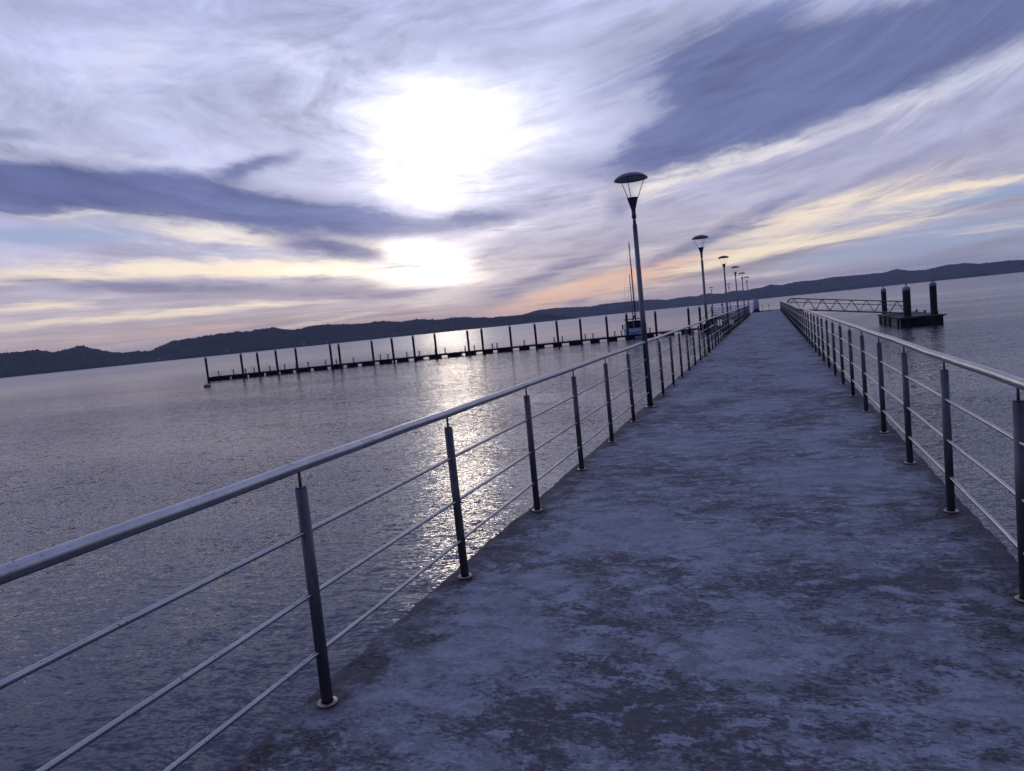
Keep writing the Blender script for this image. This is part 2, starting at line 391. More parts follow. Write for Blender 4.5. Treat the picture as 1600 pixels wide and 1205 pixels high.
M['hullblue'] = mat('hull_blue_stripe', color=(.12, .24, .42, 1), rough=.3)
M['canvas'] = mat('dark_canvas', _worn((.015, .017, .025, 1), (.035, .04, .055, 1), 5, .8, bd=.01))
M['mast'] = mat('mast_paint', color=(.06, .06, .08, 1), rough=.4, metal=.3)
M['mastpale'] = mat('mast_pale', color=(.30, .32, .38, 1), rough=.4, metal=.3)
M['glass'] = mat('dark_glass', color=(.02, .025, .03, 1), rough=.1)
M['yellow'] = mat('buoy_yellow', _worn((.22, .15, .02, 1), (.34, .24, .04, 1), 6, .55, bd=.004))
M['wall'] = mat('house_wall', color=(.30, .28, .26, 1), rough=.8)
M['roof'] = mat('house_roof', color=(.20, .10, .07, 1), rough=.8)
M['rust'] = mat('rusty_steel', _worn((.05, .03, .02, 1), (.10, .07, .05, 1), 12, .7, bd=.002))
def _hill(g, b):
    p = wpos(g)
    n = g.noise(p, .010, 5, .6); n2 = g.noise(p, .12, 4, .65); n3 = g.noise(g.map(p, loc=(70, 10, 0)), .005, 4, .55)
    c = g.mix(g.ss(n2, .35, .65), (.018, .024, .014, 1), (.045, .055, .03, 1))
    c = g.mix(g.m('MULTIPLY', g.ss(n, .5, .66), .4), c, (.07, .068, .04, 1))
    c = g.mix(g.m('MULTIPLY', g.ss(n3, .64, .72), .5), c, (.13, .11, .08, 1))
    g.put(b.inputs['Base Color'], c); b.inputs['Roughness'].default_value = .95
    b.inputs['Specular IOR Level'].default_value = .1
M['hill'] = mat('wooded_hillside', _hill)
M['bed'] = mat('sea_bed', color=(.03, .035, .035, 1), rough=.9)

for k_ in ('pilewrap', 'pilebrown', 'float', 'canvas', 'pontoondark', 'dockwood'):
    M[k_].node_tree.nodes['Principled BSDF'].inputs['Specular IOR Level'].default_value = .15

# ------------------------------------------------------------------ mesh helpers
class MB:
    def __init__(s): s.bm = bmesh.new()
    def box(s, c, d, rz=0., bev=0.):
        r = bmesh.ops.create_cube(s.bm, size=1.0); vs = r['verts']
        bmesh.ops.scale(s.bm, vec=d, verts=vs)
        if bev:
            es = list({e for v in vs for e in v.link_edges})
            rr = bmesh.ops.bevel(s.bm, geom=es, offset=bev, segments=2, affect='EDGES', profile=.6)
            vs = list({v for f in rr['faces'] for v in f.verts} | {v for v in vs if v.is_valid})
        if rz: bmesh.ops.rotate(s.bm, cent=(0, 0, 0), matrix=Matrix.Rotation(rz, 3, 'Z'), verts=vs)
        bmesh.ops.translate(s.bm, vec=c, verts=vs); return s
    def tube(s, pts, rad, n=12, cap=True):
        pts = [Vector(p) for p in pts]
        rad = rad if isinstance(rad, (list, tuple)) else [rad] * len(pts)
        rings = []
        for i, p in enumerate(pts):
            a = pts[max(i - 1, 0)]; b = pts[min(i + 1, len(pts) - 1)]
            t = (b - a).normalized()
            x = t.orthogonal().normalized() if abs(t.z) > .999 else Vector((0, 0, 1)).cross(t).normalized()
            y = t.cross(x)
            rings.append([s.bm.verts.new(p + (x * math.cos(k * 2 * math.pi / n) + y * math.sin(k * 2 * math.pi / n)) * rad[i]) for k in range(n)])
        for r0, r1 in zip(rings, rings[1:]):
            for k in range(n):
                f = s.bm.faces.new((r0[k], r0[(k + 1) % n], r1[(k + 1) % n], r1[k])); f.smooth = True
        if cap:
            s.bm.faces.new(rings[0][::-1]); s.bm.faces.new(rings[-1])
        return s
    def lathe(s, prof, n=24, c=(0, 0, 0), smooth=True):
        """profile of (r, z); r = 0 closes to a point"""
        rings = []
        for r, z in prof:
            if r <= 1e-6: rings.append([s.bm.verts.new((c[0], c[1], c[2] + z))])
            else: rings.append([s.bm.verts.new((c[0] + r * math.cos(k * 2 * math.pi / n), c[1] + r * math.sin(k * 2 * math.pi / n), c[2] + z)) for k in range(n)])
        for a, b in zip(rings, rings[1:]):
            for k in range(n):
                A = [a[k % len(a)], a[(k + 1) % len(a)]] if len(a) > 1 else [a[0]]
                B = [b[(k + 1) % len(b)], b[k % len(b)]] if len(b) > 1 else [b[0]]
                vs = A + B
                if len(vs) >= 3:
                    f = s.bm.faces.new(vs); f.smooth = smooth
        return s
    def poly(s, vs, faces):
        v = [s.bm.verts.new(p) for p in vs]
        for f in faces: s.bm.faces.new([v[i] for i in f])
        return s
    def mesh(s, name, m):
        bmesh.ops.recalc_face_normals(s.bm, faces=s.bm.faces)
        me = bpy.data.meshes.new(name); s.bm.to_mesh(me); s.bm.free()
        for q in (m if isinstance(m, list) else [m]): me.materials.append(q)
        return me
    def build(s, name, m, parent=None, loc=None, rz=0.):
        o = bpy.data.objects.new(name, s.mesh(name, m)); COL.objects.link(o)
        if parent: o.parent = parent
        if loc: o.location = loc
        if rz: o.rotation_euler = (0, 0, rz)
        return o
def link(name, me, parent=None, loc=(0, 0, 0)):
    o = bpy.data.objects.new(name, me); COL.objects.link(o); o.location = loc
    if parent: o.parent = parent
    return o
def tag(o, label=None, cat=None, group=None, kind=None):
    if label: o['label'] = label
    if cat: o['category'] = cat
    if group: o['group'] = group
    if kind: o['kind'] = kind
    return o
def thing(name, label, cat, loc=(0, 0, 0), rz=0., group=None):
    o = bpy.data.objects.new(name, None); COL.objects.link(o); o.empty_display_size = .3
    o.location = loc; o.rotation_euler = (0, 0, rz); return tag(o, label, cat, group)
def copy_tree(o, parent=None):
    c = o.copy(); COL.objects.link(c)
    if parent: c.parent = parent
    for ch in list(o.children): copy_tree(ch, c)
    return c
def grid_mesh(name, P, m, smooth=True):
    """P: array (rows, cols, 3)"""
    r, c, _ = P.shape
    idx = np.arange(r * c).reshape(r, c)
    f = np.stack([idx[:-1, :-1], idx[:-1, 1:], idx[1:, 1:], idx[1:, :-1]], -1).reshape(-1, 4)
    me = bpy.data.meshes.new(name); me.from_pydata(P.reshape(-1, 3).tolist(), [], f.tolist())
    me.materials.append(m)
    if smooth: me.polygons.foreach_set('use_smooth', [True] * len(me.polygons))
    o = bpy.data.objects.new(name, me); COL.objects.link(o); return o
ORD = ['', 'first', 'second', 'third', 'fourth', 'fifth', 'sixth', 'seventh', 'eighth', 'ninth', 'tenth', 'eleventh', 'twelfth', 'thirteenth',
       'fourteenth', 'fifteenth', 'sixteenth', 'seventeenth', 'eighteenth', 'nineteenth', 'twentieth', 'twenty-first', 'twenty-second',
       'twenty-third', 'twenty-fourth', 'twenty-fifth']

# ------------------------------------------------------------------ water and sea bed
def sheet(name, x0, x1, y0, y1, z, m):
    me = bpy.data.meshes.new(name); me.from_pydata([(x0, y0, z), (x1, y0, z), (x1, y1, z), (x0, y1, z)], [], [(0, 1, 2, 3)])
    me.materials.append(m); o = bpy.data.objects.new(name, me); COL.objects.link(o); return tag(o, kind='structure')
sheet('water', -7000, 7000, -600, 7000, 0., M['water'])
sheet('sea_bed', -7000, 7000, -600, 7000, -6., M['bed'])

# ------------------------------------------------------------------ hills
def vnoise(x, seed, oct=4, gain=.5):
    r = np.zeros_like(x, dtype=float); a = 1.; rs = np.random.RandomState(seed)
    tab = rs.rand(4096) * 2 - 1; tot = 0
    for k in range(oct):
        y = x * 2 ** k + k * 17.3; i = np.floor(y).astype(int); t = y - i; t = t * t * (3 - 2 * t)
        r += a * (tab[i % 4096] * (1 - t) + tab[(i + 1) % 4096] * t); tot += a; a *= gain
    return r / tot
def hill(name, pts, d_shore, d_ridge, a0, a1, da, tree, seed, rows=46):
    az_ = np.arange(a0, a1, da); n = len(az_)
    px = np.array([p[0] for p in pts]); pe = np.array([p[1] for p in pts])
    e = np.interp(az_, px, pe)
    k = np.ones(7) / 7; e = np.convolve(np.pad(e, 3, mode='edge'), k, mode='valid')
    dr_ = d_ridge * (1 + .10 * vnoise(az_ / 6., seed)); ds = d_shore * (1 + .05 * vnoise(az_ / 3., seed + 1, 5))
    H = EYE + np.tan(np.radians(e)) * dr_
    rs = np.random.RandomState(seed)
    t = np.linspace(0, 1, rows)
    P = np.zeros((rows + 14, n, 3))
    for j, tt in enumerate(t):
        d = ds + (dr_ - ds) * tt
        prof = tt ** (.62 + .25 * vnoise(az_ / 2.3, seed + 5, 3))
        und = 1 + .10 * vnoise(az_ / .9 + tt * 2.3, seed + 9, 4) * np.sin(tt * math.pi)
        z = -1 + (H + 1) * prof * und
        z += tree * (rs.rand(n) ** 1.6 * .55 + .55 * (vnoise(az_ * 3.1 + j * 3.7, seed + 3, 3) + .3)) * min(1, .25 + tt * 2)
        a = np.radians(az_ + rs.rand(n) * da * .5)
        P[j] = np.stack([np.sin(a) * d, np.cos(a) * d, z], -1)
    for j in range(14):                                     # far side runs down again
        tt = (j + 1) / 14; d = dr_ + (d_ridge * .35) * tt
        a = np.radians(az_); z = (H) * (1 - tt ** 1.3) - 3 * tt - 2
        P[rows + j] = np.stack([np.sin(a) * d, np.cos(a) * d, z], -1)
    o = grid_mesh(name, P, M['hill'], smooth=False)
    return tag(o, kind='structure')
near_pts = [(-75, 1.0), (-68, 1.5), (-60, 1.3)] + [(-55.3, 1.42), (-54.33, 1.4), (-53.2, 1.41), (-52.32, 1.16), (-51.38, 1.34), (-50.72, 1.45), (-50.07, 1.2), (-48.96, 0.79), (-48.18, 0.66), (-47.49, 0.7), (-46.57, 0.62), (-45.91, 0.89), (-45.03, 1.22), (-43.75, 1.27), (-42.66, 1.35), (-40.99, 1.42), (-39.67, 1.39), (-38.95, 1.48), (-37.91, 1.46), (-36.78, 1.16), (-36.08, 1.18), (-35.34, 1.35), (-33.91, 1.29), (-31.64, 1.14), (-29.88, 1.19), (-28.53, 0.97), (-27.27, 1.05), (-25.32, 0.83), (-24.22, 0.9), (-21.54, 0.58), (-18.76, 0.51), (-17.14, 0.4), (-16.14, 0.19), (-15.29, -0.03), (-14.5, -.15)]
far_pts = [(-40, .7), (-30, .6), (-21.72, 0.61), (-19.04, 0.57), (-17.56, 0.83), (-16.08, 0.84), (-13.46, 0.67), (-12.3, 0.76), (-8.87, 0.76), (-7.48, 0.57), (-6.09, 0.67), (-5.18, 0.6), (-4.89, 0.73), (-3.88, 0.67), (-3.29, 0.58), (-2.54, 0.71), (-1.66, 0.64), (-0.52, 0.72), (0.11, 0.89), (0.88, 0.74), (1.98, 0.9), (3.08, 0.84), (4.52, 0.93), (5.33, 0.9), (6.5, 0.88), (7.64, 0.87), (8.53, 1.03), (9.19, 0.8), (10.15, 0.74), (11.32, 0.89), (12.46, 0.9), (13.28, 0.74), (14.75, 0.75), (15.69, 0.68), (20, .9), (26, .6), (34, 1.)]
hill('hills', near_pts, 2250, 2750, -75, -14.4, .05, 8.5, 11)
hill('hills', far_pts, 3700, 4500, -40, 34, .05, 7., 23)

# small shore buildings
def house(a, e_, d, w, h, label, roofc='roof'):
    ar = R(a); x, y = math.sin(ar) * d, math.cos(ar) * d; z = EYE + math.tan(R(e_)) * d
    t = thing('house', label, 'house', (x, y, z), -ar, 'houses along the far shore')
    MB().box((0, 0, 0), (w, 8, h)).build('wall', M['wall'], t)
    MB().poly([(-w/2-.6, -4.6, h/2), (w/2+.6, -4.6, h/2), (w/2+.6, 4.6, h/2), (-w/2-.6, 4.6, h/2), (-w/2, 0, h/2+2.6), (w/2, 0, h/2+2.6)],
              [(0, 1, 5, 4), (2, 3, 4, 5), (1, 2, 5), (3, 0, 4), (3, 2, 1, 0)]).build('roof', M[roofc], t)
house(-50.0, .17, 2290, 16, 5, 'widest pale house low on the far left shore, below the hill saddle')
house(-46.1, .06, 2290, 9, 4, 'small pale house by the water left of the floating dock')
house(-41.5, .16, 2290, 12, 4, 'pale house at the foot of the hill above the first gap of dock piles')
house(-36.0, .06, 2290, 11, 5, 'brightest pale house at the water edge behind the fifth dock pile')
house(-34.3, .05, 2290, 10, 4, 'small pale house at the water edge just left of the close pair of piles')
house(-14.4, .22, 3780, 20, 7, 'pale building on the far shore just left of the sailboat masts')
house(8.0, .28, 3800, 18, 6, 'pale house low on the far hills above the gangway piles')
house(9.9, .22, 3800, 14, 6, 'small pale house on the far shore right of the near platform pile')
house(5.5, .32, 3820, 14, 6, 'small pale house on the far shore above the gangway')

# ------------------------------------------------------------------ pier
XL, XR = -2.055, 1.185              # slab edges
Y0, Y1 = -6.0, 88.0
pier = thing('pier', 'long straight worn concrete pier walkway with ragged edges running out over the water', 'pier', (0, 0, 0))
def slab():
    ys = list(np.arange(Y0, 14, .035)) + list(np.arange(14, 40, .12)) + list(np.arange(40, Y1 + .01, .5)); ys[-1] = Y1
    ys = np.array(ys); n = len(ys)
    jl = .018 * vnoise(ys * 2.2, 51, 4, .65) + .013 * vnoise(ys * 11, 52, 3); jr = .015 * vnoise(ys * 2.2, 53, 4, .65) + .011 * vnoise(ys * 11, 54, 3)
    jz = .006 * vnoise(ys * 4, 55, 4, .6)
    bite = np.maximum(0, vnoise(ys * 1.7, 58, 3) - .35) * .12
    cols = []
    cols.append(np.stack([XL + .05 + jl * .4, ys, np.full(n, DECK - .34)], -1))
    cols.append(np.stack([XL + jl + bite, ys, np.full(n, DECK - .05) + jz], -1))
    cols.append(np.stack([XL + .012 + jl + bite, ys, np.full(n, DECK - .014) + jz], -1))
    cols.append(np.stack([XL + .045 + jl * .8 + bite, ys, np.full(n, DECK - .001)], -1))
    cols.append(np.stack([np.full(n, XL + .16), ys, np.full(n, DECK)], -1))
    cols.append(np.stack([np.full(n, XR - .16), ys, np.full(n, DECK)], -1))
    cols.append(np.stack([XR - .045 + jr * .8, ys, np.full(n, DECK - .001)], -1))
    cols.append(np.stack([XR - .012 + jr, ys, np.full(n, DECK - .014) + jz], -1))
    cols.append(np.stack([XR + jr, ys, np.full(n, DECK - .05) + jz], -1))
    cols.append(np.stack([XR - .05 + jr * .4, ys, np.full(n, DECK - .34)], -1))
    P = np.stack(cols, 0)
    o = grid_mesh('deck', P[::-1], M['deck'])
    o.parent = pier
    bm = bmesh.new(); bm.from_mesh(o.data)
    bm.verts.ensure_lookup_table()
    k = len(cols)
    for e in (0, n - 1): bm.faces.new([bm.verts[j * n + e] for j in range(k)])
    bot = [bm.verts[0], bm.verts[n - 1], bm.verts[(k - 1) * n + n - 1], bm.verts[(k - 1) * n]]
    bmesh.ops.recalc_face_normals(bm, faces=bm.faces)
    bm.to_mesh(o.data); bm.free()
slab()
m = MB()
m.box((-.435, (Y0 + Y1) / 2, DECK - .345), (3.06, Y1 - Y0 - .2, .05)).build('soffit', M['concrete'], pier)
for i in range(15):
    y = -4 + i * 6.4
    MB().box((-.435, y, DECK - .62), (3.3, .6, .50), bev=.03).build('crossbeam', M['concrete'], pier)
    for x in (-1.5, .63):
        MB().tube([(x, y, -5.8), (x, y, DECK - .87)], .23, 20).build('pile', M['pile_con'], pier)

# ------------------------------------------------------------------ railings
SP = 1.5
HP, HR = .955, 1.043                       # post top, handrail centre above deck
def post_meshes():
    a = MB().tube([(0, 0, .012), (0, 0, HP)], .0255, 20).mesh('post', M['post'])
    m = MB(); m.lathe([(.0, .0), (.044, .0), (.0455, .003), (.0455, .009), (.043, .013), (.028, .014)], 28); b = m.mesh('flange', M['flange'])
    m = MB(); m.tube([(0, 0, HP), (0, 0, HR - .02)], .0065, 8); m.tube([(0, 0, HP), (0, 0, HP + .006)], .022, 16); c = m.mesh('stem', M['post'])
    return a, b, c
PM = post_meshes()
def rail(label, x, y0, i0, i1, skip, group):
    t = thing('railing', label, 'railing', (x, y0 + i0 * SP, DECK), 0, group)
    oy = y0 + i0 * SP
    rr = random.Random(int(x * 100))
    def wob(y): return .0035 * math.sin(y * 1.7 + x) + .002 * math.sin(y * 5.1)
    ys = []
    y = i0 * SP + y0
    while y <= y0 + i1 * SP + 1e-6: ys.append(y); y += .5
    MB().tube([(wob(q), q - oy, HR + .6 * wob(q * 1.3 + 2)) for q in ys], .0248, 28).build('handrail', M['steel'], t)
    for hz in (.765, .493, .240):
        MB().tube([(.6 * wob(q + hz * 9), q - oy, hz + .5 * wob(q * 1.2 + hz * 5)) for q in ys], .0105, 12).build('bar', M['steel'], t)
    for i in range(i0, i1 + 1):
        if i in skip: continue
        p = link('post', PM[0], t, (0, (i - i0) * SP, 0)); p.rotation_euler = (rr.uniform(-.006, .006), rr.uniform(-.006, .006), rr.uniform(0, 6))
        link('flange', PM[1], p); link('stem', PM[2], p)
    return t
XLR, YL = -1.910, 2.476
XRR, YR = 1.043, 3.880
LAMPS = [6, 14, 22, 30, 38, 46]
rail('stainless railing on the left side of the pier, with the lamp posts in it', XLR, YL, -3, 46, LAMPS, 'pier railings')
rail('stainless railing on the right side of the pier without any lamp posts', XRR, YR, -4, 54, [], 'pier railings')

# ------------------------------------------------------------------ lamp posts
def make_lamp():
    t = thing('street_lamp', 'x', 'street lamp', group='lamp posts on the pier')
    MB().tube([(0, 0, .012), (0, 0, 2.90)], [.045, .0365], 24).build('pole', M['pole'], t)
    MB().lathe([(0, 0), (.085, 0), (.088, .004), (.088, .012), (.048, .014)], 32).build('flange', M['flange'], t)
    MB().tube([(0, 0, 2.90), (0, 0, 3.02)], .026, 20).build('neck', M['flange'], t)
    MB().lathe([(0, 3.00), (.036, 3.00), (.036, 3.05), (.032, 3.055), (.034, 3.13), (.085, 3.305), (.088, 3.315), (0, 3.315)], 32).build('cup', M['lampgrey'], t)
    for k in range(3):
        a = R(25 + 120 * k)
        MB().tube([(math.cos(a) * .08, math.sin(a) * .08, 3.29), (math.cos(a) * .212, math.sin(a) * .212, 3.60)], .0055, 8).build('strut', M['rod'], t)
    sh = MB().lathe([(.252, 3.594), (.262, 3.592), (.264, 3.600), (.250, 3.618), (.215, 3.648), (.16, 3.675), (.09, 3.692), (0, 3.698)], 40)
    sh = sh.build('shade', M['lampgrey'], t)
    MB().lathe([(.252, 3.594), (.246, 3.600), (.20, 3.612), (.19, 3.606), (.12, 3.622), (0, 3.628)], 40).build('reflector', M['reflector'], sh)
    return t
L0 = make_lamp()
labs = ['nearest lamp post with dome shade, standing in the left railing closest to the camera',
        'second nearest lamp post along the left railing, right of the sailboat masts',
        'third lamp post along the left railing counted from the camera',
        'fourth lamp post along the left railing counted from the camera',
        'fifth lamp post along the left railing, second last before the opening',
        'sixth and last lamp post of the left railing, at its far end']
for k, i in enumerate(LAMPS):
    o = L0 if k == 0 else copy_tree(L0)
    o.location = (XLR, YL + i * SP, DECK); o['label'] = labs[k]; o.rotation_euler = (0, 0, [0, .5, 1.1, .2, .8, .4][k])
for (x, y, lb) in ((-4.55, 91.5, 'distant lamp post on the left landing, beside the third pier lamp post in view'),
                   (-7.25, 100.4, 'farthest lamp post, standing alone at the outer end of the left landing')):
    o = copy_tree(L0); o.location = (x, y, DECK); o['label'] = lb; o['group'] = 'lamp posts on the landing'

# ------------------------------------------------------------------ landing beyond the end of the pier, with a white fence
def frame(p0, p1):
    d = Vector((p1[0] - p0[0], p1[1] - p0[1])); return d.length, math.atan2(-d.x, d.y)
lp0, lp1 = (-1.9, 86.6), (-6.5, 101.3)
ln, lr = frame(lp0, lp1)
t = thing('landing_stage', 'narrow concrete landing branching left from the far end of the pier', 'landing stage', (lp0[0], lp0[1], -.008), lr)
MB().box((0, ln / 2, DECK - .20), (2.2, ln, .34), bev=.02).build('deck', M['concrete'], t)
for q in (5, 10, ln - .8):
    MB().box((0, q, DECK - .55), (2.1, .5, .35)).build('crossbeam', M['concrete'], t)
    for x in (-.7, .7): MB().tube([(x, q, -5.8), (x, q, DECK - .72)], .2, 16).build('pile', M['pile_con'], t)
def white_fence(side, label):
    t = thing('fence', label, 'fence', (lp0[0], lp0[1], DECK - .03), lr, 'white fences on the landing')
    x = side * 1.0
    st = 1.6 if side > 0 else 0.4
    n = int((ln - st) / 1.6)
    MB().tube([(x, st, 1.02), (x, st + n * 1.6, 1.02)], .05, 10).build('handrail', M['white'], t)
    for hz in (.12, .42, .72): MB().tube([(x, st, hz), (x, st + n * 1.6, hz)], .026, 8).build('bar', M['white'], t)
    pm = MB().tube([(0, 0, 0), (0, 0, 1.02)], .045, 10).mesh('post', M['white'])
    bm_ = MB().tube([(0, 0, .12), (0, 0, 1.02)], .018, 6).mesh('baluster', M['white'])
    for k in range(n + 1):
        link('post', pm, t, (x, st + k * 1.6, 0))
        if k < n:
            for j in (1, 2, 3): link('baluster', bm_, t, (x, st + k * 1.6 + j * .4, 0))
white_fence(1, 'white fence on the near side of the landing, facing the pier')
white_fence(-1, 'white fence on the outer side of the landing, behind the near one')

# ------------------------------------------------------------------ long floating dock
DA = math.atan2(.2588, .9659); DX, DY = -81.35, 87.14; DL = 81.0
def dpt(u, v=0., z=0.): return (DX + u * math.cos(DA) - v * math.sin(DA), DY + u * math.sin(DA) + v * math.cos(DA), z)
t = thing('floating_dock', 'long low dark floating dock stretching across the water left of the pier', 'dock', (DX, DY, 0), DA)
MB().box((DL / 2, 1.2, .55), (DL, 2.4, .13), bev=.02).build('deck', M['dockwood'], t)
MB().box((DL / 2, -.045, .50), (DL + .1, .085, .23)).build('fender', M['float'], t)
MB().box((DL / 2, 2.445, .50), (DL + .1, .085, .23)).build('fender', M['float'], t)
gaps = [3.0, 5.8, 8.5, 10.8, 13.2, 16.0, 18.7, 21.2, 23.5, 26.2, 28.9, 31.5, 33.8, 36.6, 39.5, 41.9, 44.3, 47.3, 49.9, 52.3, 54.8, 57.8, 60.4, 63.0, 65.6, 68.3, 71.2, 74.0, 76.6]
gw = {39.5: .55, 44.3: .6, 49.9: .75, 54.8: .8, 60.4: .9}
ps = 0.
for gq in gaps + [DL + .6]:
    w = 1.3 * 1.0 if gq not in gw else gw[gq] + .25
    a, b_ = ps, gq - w / 2
    if b_ > a + .2: MB().box(((a + b_) / 2, 1.2, .09), (b_ - a, 2.3, .78)).build('float', M['float'], t)
    ps = gq + w / 2
pu = [0.1, 5.7, 8.3, 11.2, 14.3, 19.7, 21.0, 26.1, 29.2, 32.4, 35.7, 40.6, 42.7, 46.9, 50.6, 53.8, 57.2, 61.0, 63.9, 68.0, 72.7, 74.3, 76.1, 77.5]
def make_pile(top, r, m, cap_h, name='mooring_pile'):
    t = thing(name, 'x', 'mooring pile')
    MB().tube([(0, 0, -5.8), (0, 0, top - cap_h)], r, 20).build('shaft', m, t)
    MB().lathe([(r, top - cap_h - .001), (r + .012, top - cap_h), (r + .012, top - .22), (.03, top - .02), (0, top)], 20).build('cap', M['cap'], t)
    return t
P0 = make_pile(3.88, .165, M['pilewrap'], .42)
extra = {1: ', at its end', 6: ', left of the close pair', 7: ', right of the close pair', 19: ', in front of the sailboat hull', 24: ', nearest the landing'}
for k, q in enumerate(pu):
    o = P0 if k == 0 else copy_tree(P0)
    o.location = dpt(q, -.20, rng.uniform(-.12, .04)); o.rotation_euler = (rng.uniform(-.006, .006), rng.uniform(-.008, .008), rng.uniform(0, 6))
    o['group'] = 'mooring piles along the floating dock'
    o['label'] = 'black mooring pile, %s from the left on the dock%s' % (ORD[k + 1], extra.get(k + 1, ''))
ped = [1.3, 3.7, 5.7, 7.1, 9.6, 11.6, 13.7, 15.6, 18.1, 20.1, 22.5, 26.7, 28.1, 30.8, 32.9, 35.3, 36.7, 39.9, 41.3, 44.0, 44.7, 48.7, 53.2, 54.4, 57.8, 58.9, 62.1, 63.1, 67.2]
K0 = thing('service_pedestal', 'x', 'pedestal', group='service pedestals on the floating dock')
MB().box((0, 0, .30), (.17, .15, .60), bev=.015).build('body', M['pedestal'], K0)
MB().box((0, 0, .70), (.25, .20, .16), bev=.03).build('head', M['pedestal'], K0)
MB().box((0, 0, .01), (.26, .24, .03)).build('base', M['float'], K0)
for k, q in enumerate(ped):
    o = K0 if k == 0 else copy_tree(K0)
    o.location = dpt(q, rng.choice((.7, .9, 1.6)), .616); o.rotation_euler = (0, 0, DA + rng.uniform(-.2, .2))
    i = sum(1 for x in pu if x < q); same = [x for x in ped if sum(1 for z in pu if z < x) == i]
    j = same.index(q)
    w = 'only one' if len(same) == 1 else (('left one', 'right one')[j] if len(same) == 2 else ('left one', 'middle one', 'right one')[j] if len(same) == 3 else ORD[j + 1])
    o['label'] = 'small pale pedestal on the long dock, %s between its %s and %s piles' % (w, ORD[i], ORD[i + 1])

# ramp from the landing down to the dock
r0 = Vector((lp1[0] - .1, lp1[1] + .0, DECK - .03)); r1 = Vector((-9.1, 107.0, .66))
ln2, ar2 = frame(r0, r1)
t = thing('access_ramp', 'short dark sloping ramp with rails going down from the landing to the dock', 'ramp', r0, ar2)
dz = r1.z - r0.z
MB().poly([(-.6, 0, 0), (.6, 0, 0), (.6, ln2, dz), (-.6, ln2, dz), (-.6, 0, -.1), (.6, 0, -.1), (.6, ln2, dz - .1), (-.6, ln2, dz - .1)],
          [(0, 1, 2, 3), (7, 6, 5, 4), (0, 3, 7, 4), (1, 5, 6, 2), (0, 4, 5, 1), (3, 2, 6, 7)]).build('walkway', M['darkalu'], t)
for x in (-.56, .56):
    m = MB(); m.tube([(x, 0, 1.), (x, ln2, dz + 1.)], .03, 8)
    for q in range(5):
        s_ = q / 4; m.tube([(x, ln2 * s_, dz * s_), (x, ln2 * s_, dz * s_ + 1.)], .02, 6)
    m.build('handrail', M['darkalu'], t)

# ------------------------------------------------------------------ platform on the right with its three piles
PX0, PX1, PY0, PY1, PZ = 11.05, 14.6, 74.2, 88.5, .86
t = thing('floating_platform', 'square dark floating platform with a pale side, right of the pier', 'floating platform', (PX0, PY0, 0))
w, l = PX1 - PX0, PY1 - PY0
MB().box((w / 2, l / 2, .30), (w - .16, l - .16, .98)).build('hull', M['pontoon'], t)
MB().box((w / 2, l / 2, PZ - .05), (w + .12, l + .12, .14), bev=.02).build('deck', M['dockwood'], t)
MB().box((w / 2, .03, .28), (w - .1, .12, .98), bev=.02).build('front_fender', M['pontoondark'], t)
for q, ww in ((1.2, .5), (6.2, 1.1), (9.6, 1.0), (12.6, 1.1)):
    MB().box((.02, q, .28), (.14, ww, .9), bev=.03).build('side_fender', M['pontoondark'], t)
MB().box((w / 2 - .3, .9, PZ + .045), (w - 1.6, .9, .05)).build('grating', M['darkalu'], t)
MB().box((w + .08, .35, PZ - .04), (.30, .5, .12), bev=.02).build('pile_guide', M['pontoondark'], t)
for (x, y) in ((w - .25, 1.5), (w - .25, 7.), (w - .3, 11.)):
    MB().lathe([(0, 0), (.12, 0), (.09, .05), (.08, .17), (.13, .21), (.12, .27), (0, .29)], 14, (x, y, PZ + .02)).build('bollard', M['pontoondark'], t)
for (x, y, rr, tp, lb) in ((12.30, 92.6, .27, 3.80, 'dark mooring pile with pale cap at the back left of the platform, thinnest of three'),
                       (11.85, 75.1, .33, 3.80, 'thickest dark mooring pile with pale cap standing at the front corner of the platform'),
                       (14.18, 76.0, .29, 3.97, 'dark brown mooring pile with white cap at the right end of the platform')):
    o = make_pile(tp, rr, M['pilebrown'], .52); o.location = (x, y, 0); o['label'] = lb; o['group'] = 'piles of the right platform'
    MB().lathe([(0, tp - .01), (.06, tp), (.075, tp + .05), (.04, tp + .11), (0, tp + .13)], 10).build('finial', M['pilebrown'], o)

# ------------------------------------------------------------------ truss gangway
g0 = Vector((1.75, 83.9, 2.50)); g1 = Vector((12.85, 82.6, .98))
ln3, ar3 = frame(g0, g1)
t = thing('gangway', 'dark metal truss gangway sloping from the pier down to the right platform', 'gangway', g0, ar3)
dz = g1.z - g0.z
def gp(x, s_, h): return (x, ln3 * s_, dz * s_ + h)
NB = 8
for x in (-.72, .72):
    m = MB(); m.tube([gp(x, 0, 0), gp(x, 1, 0)], .055, 8); m.build('bottom_chord', M['darkalu'], t)
    m = MB(); m.tube([gp(x, .0, .6), gp(x, .015, 1.02), gp(x, .04, 1.18), gp(x, .985, 1.18), gp(x, 1.0, 1.0), gp(x, 1.0, 0)], .045, 8); m.build('top_chord', M['darkalu'], t)
    MB().tube([gp(x * .93, .02, .78), gp(x * .93, 1, .78)], .022, 6).build('handrail', M['darkalu'], t)
    m = MB()
    for k in range(NB):
        a = k / NB; c_ = (k + .5) / NB; b_ = (k + 1) / NB
        m.tube([gp(x, a, 0), gp(x, c_, 1.18)], .026, 6); m.tube([gp(x, c_, 1.18), gp(x, b_, 0)], .026, 6)
    m.build('diagonal_braces', M['darkalu'], t)
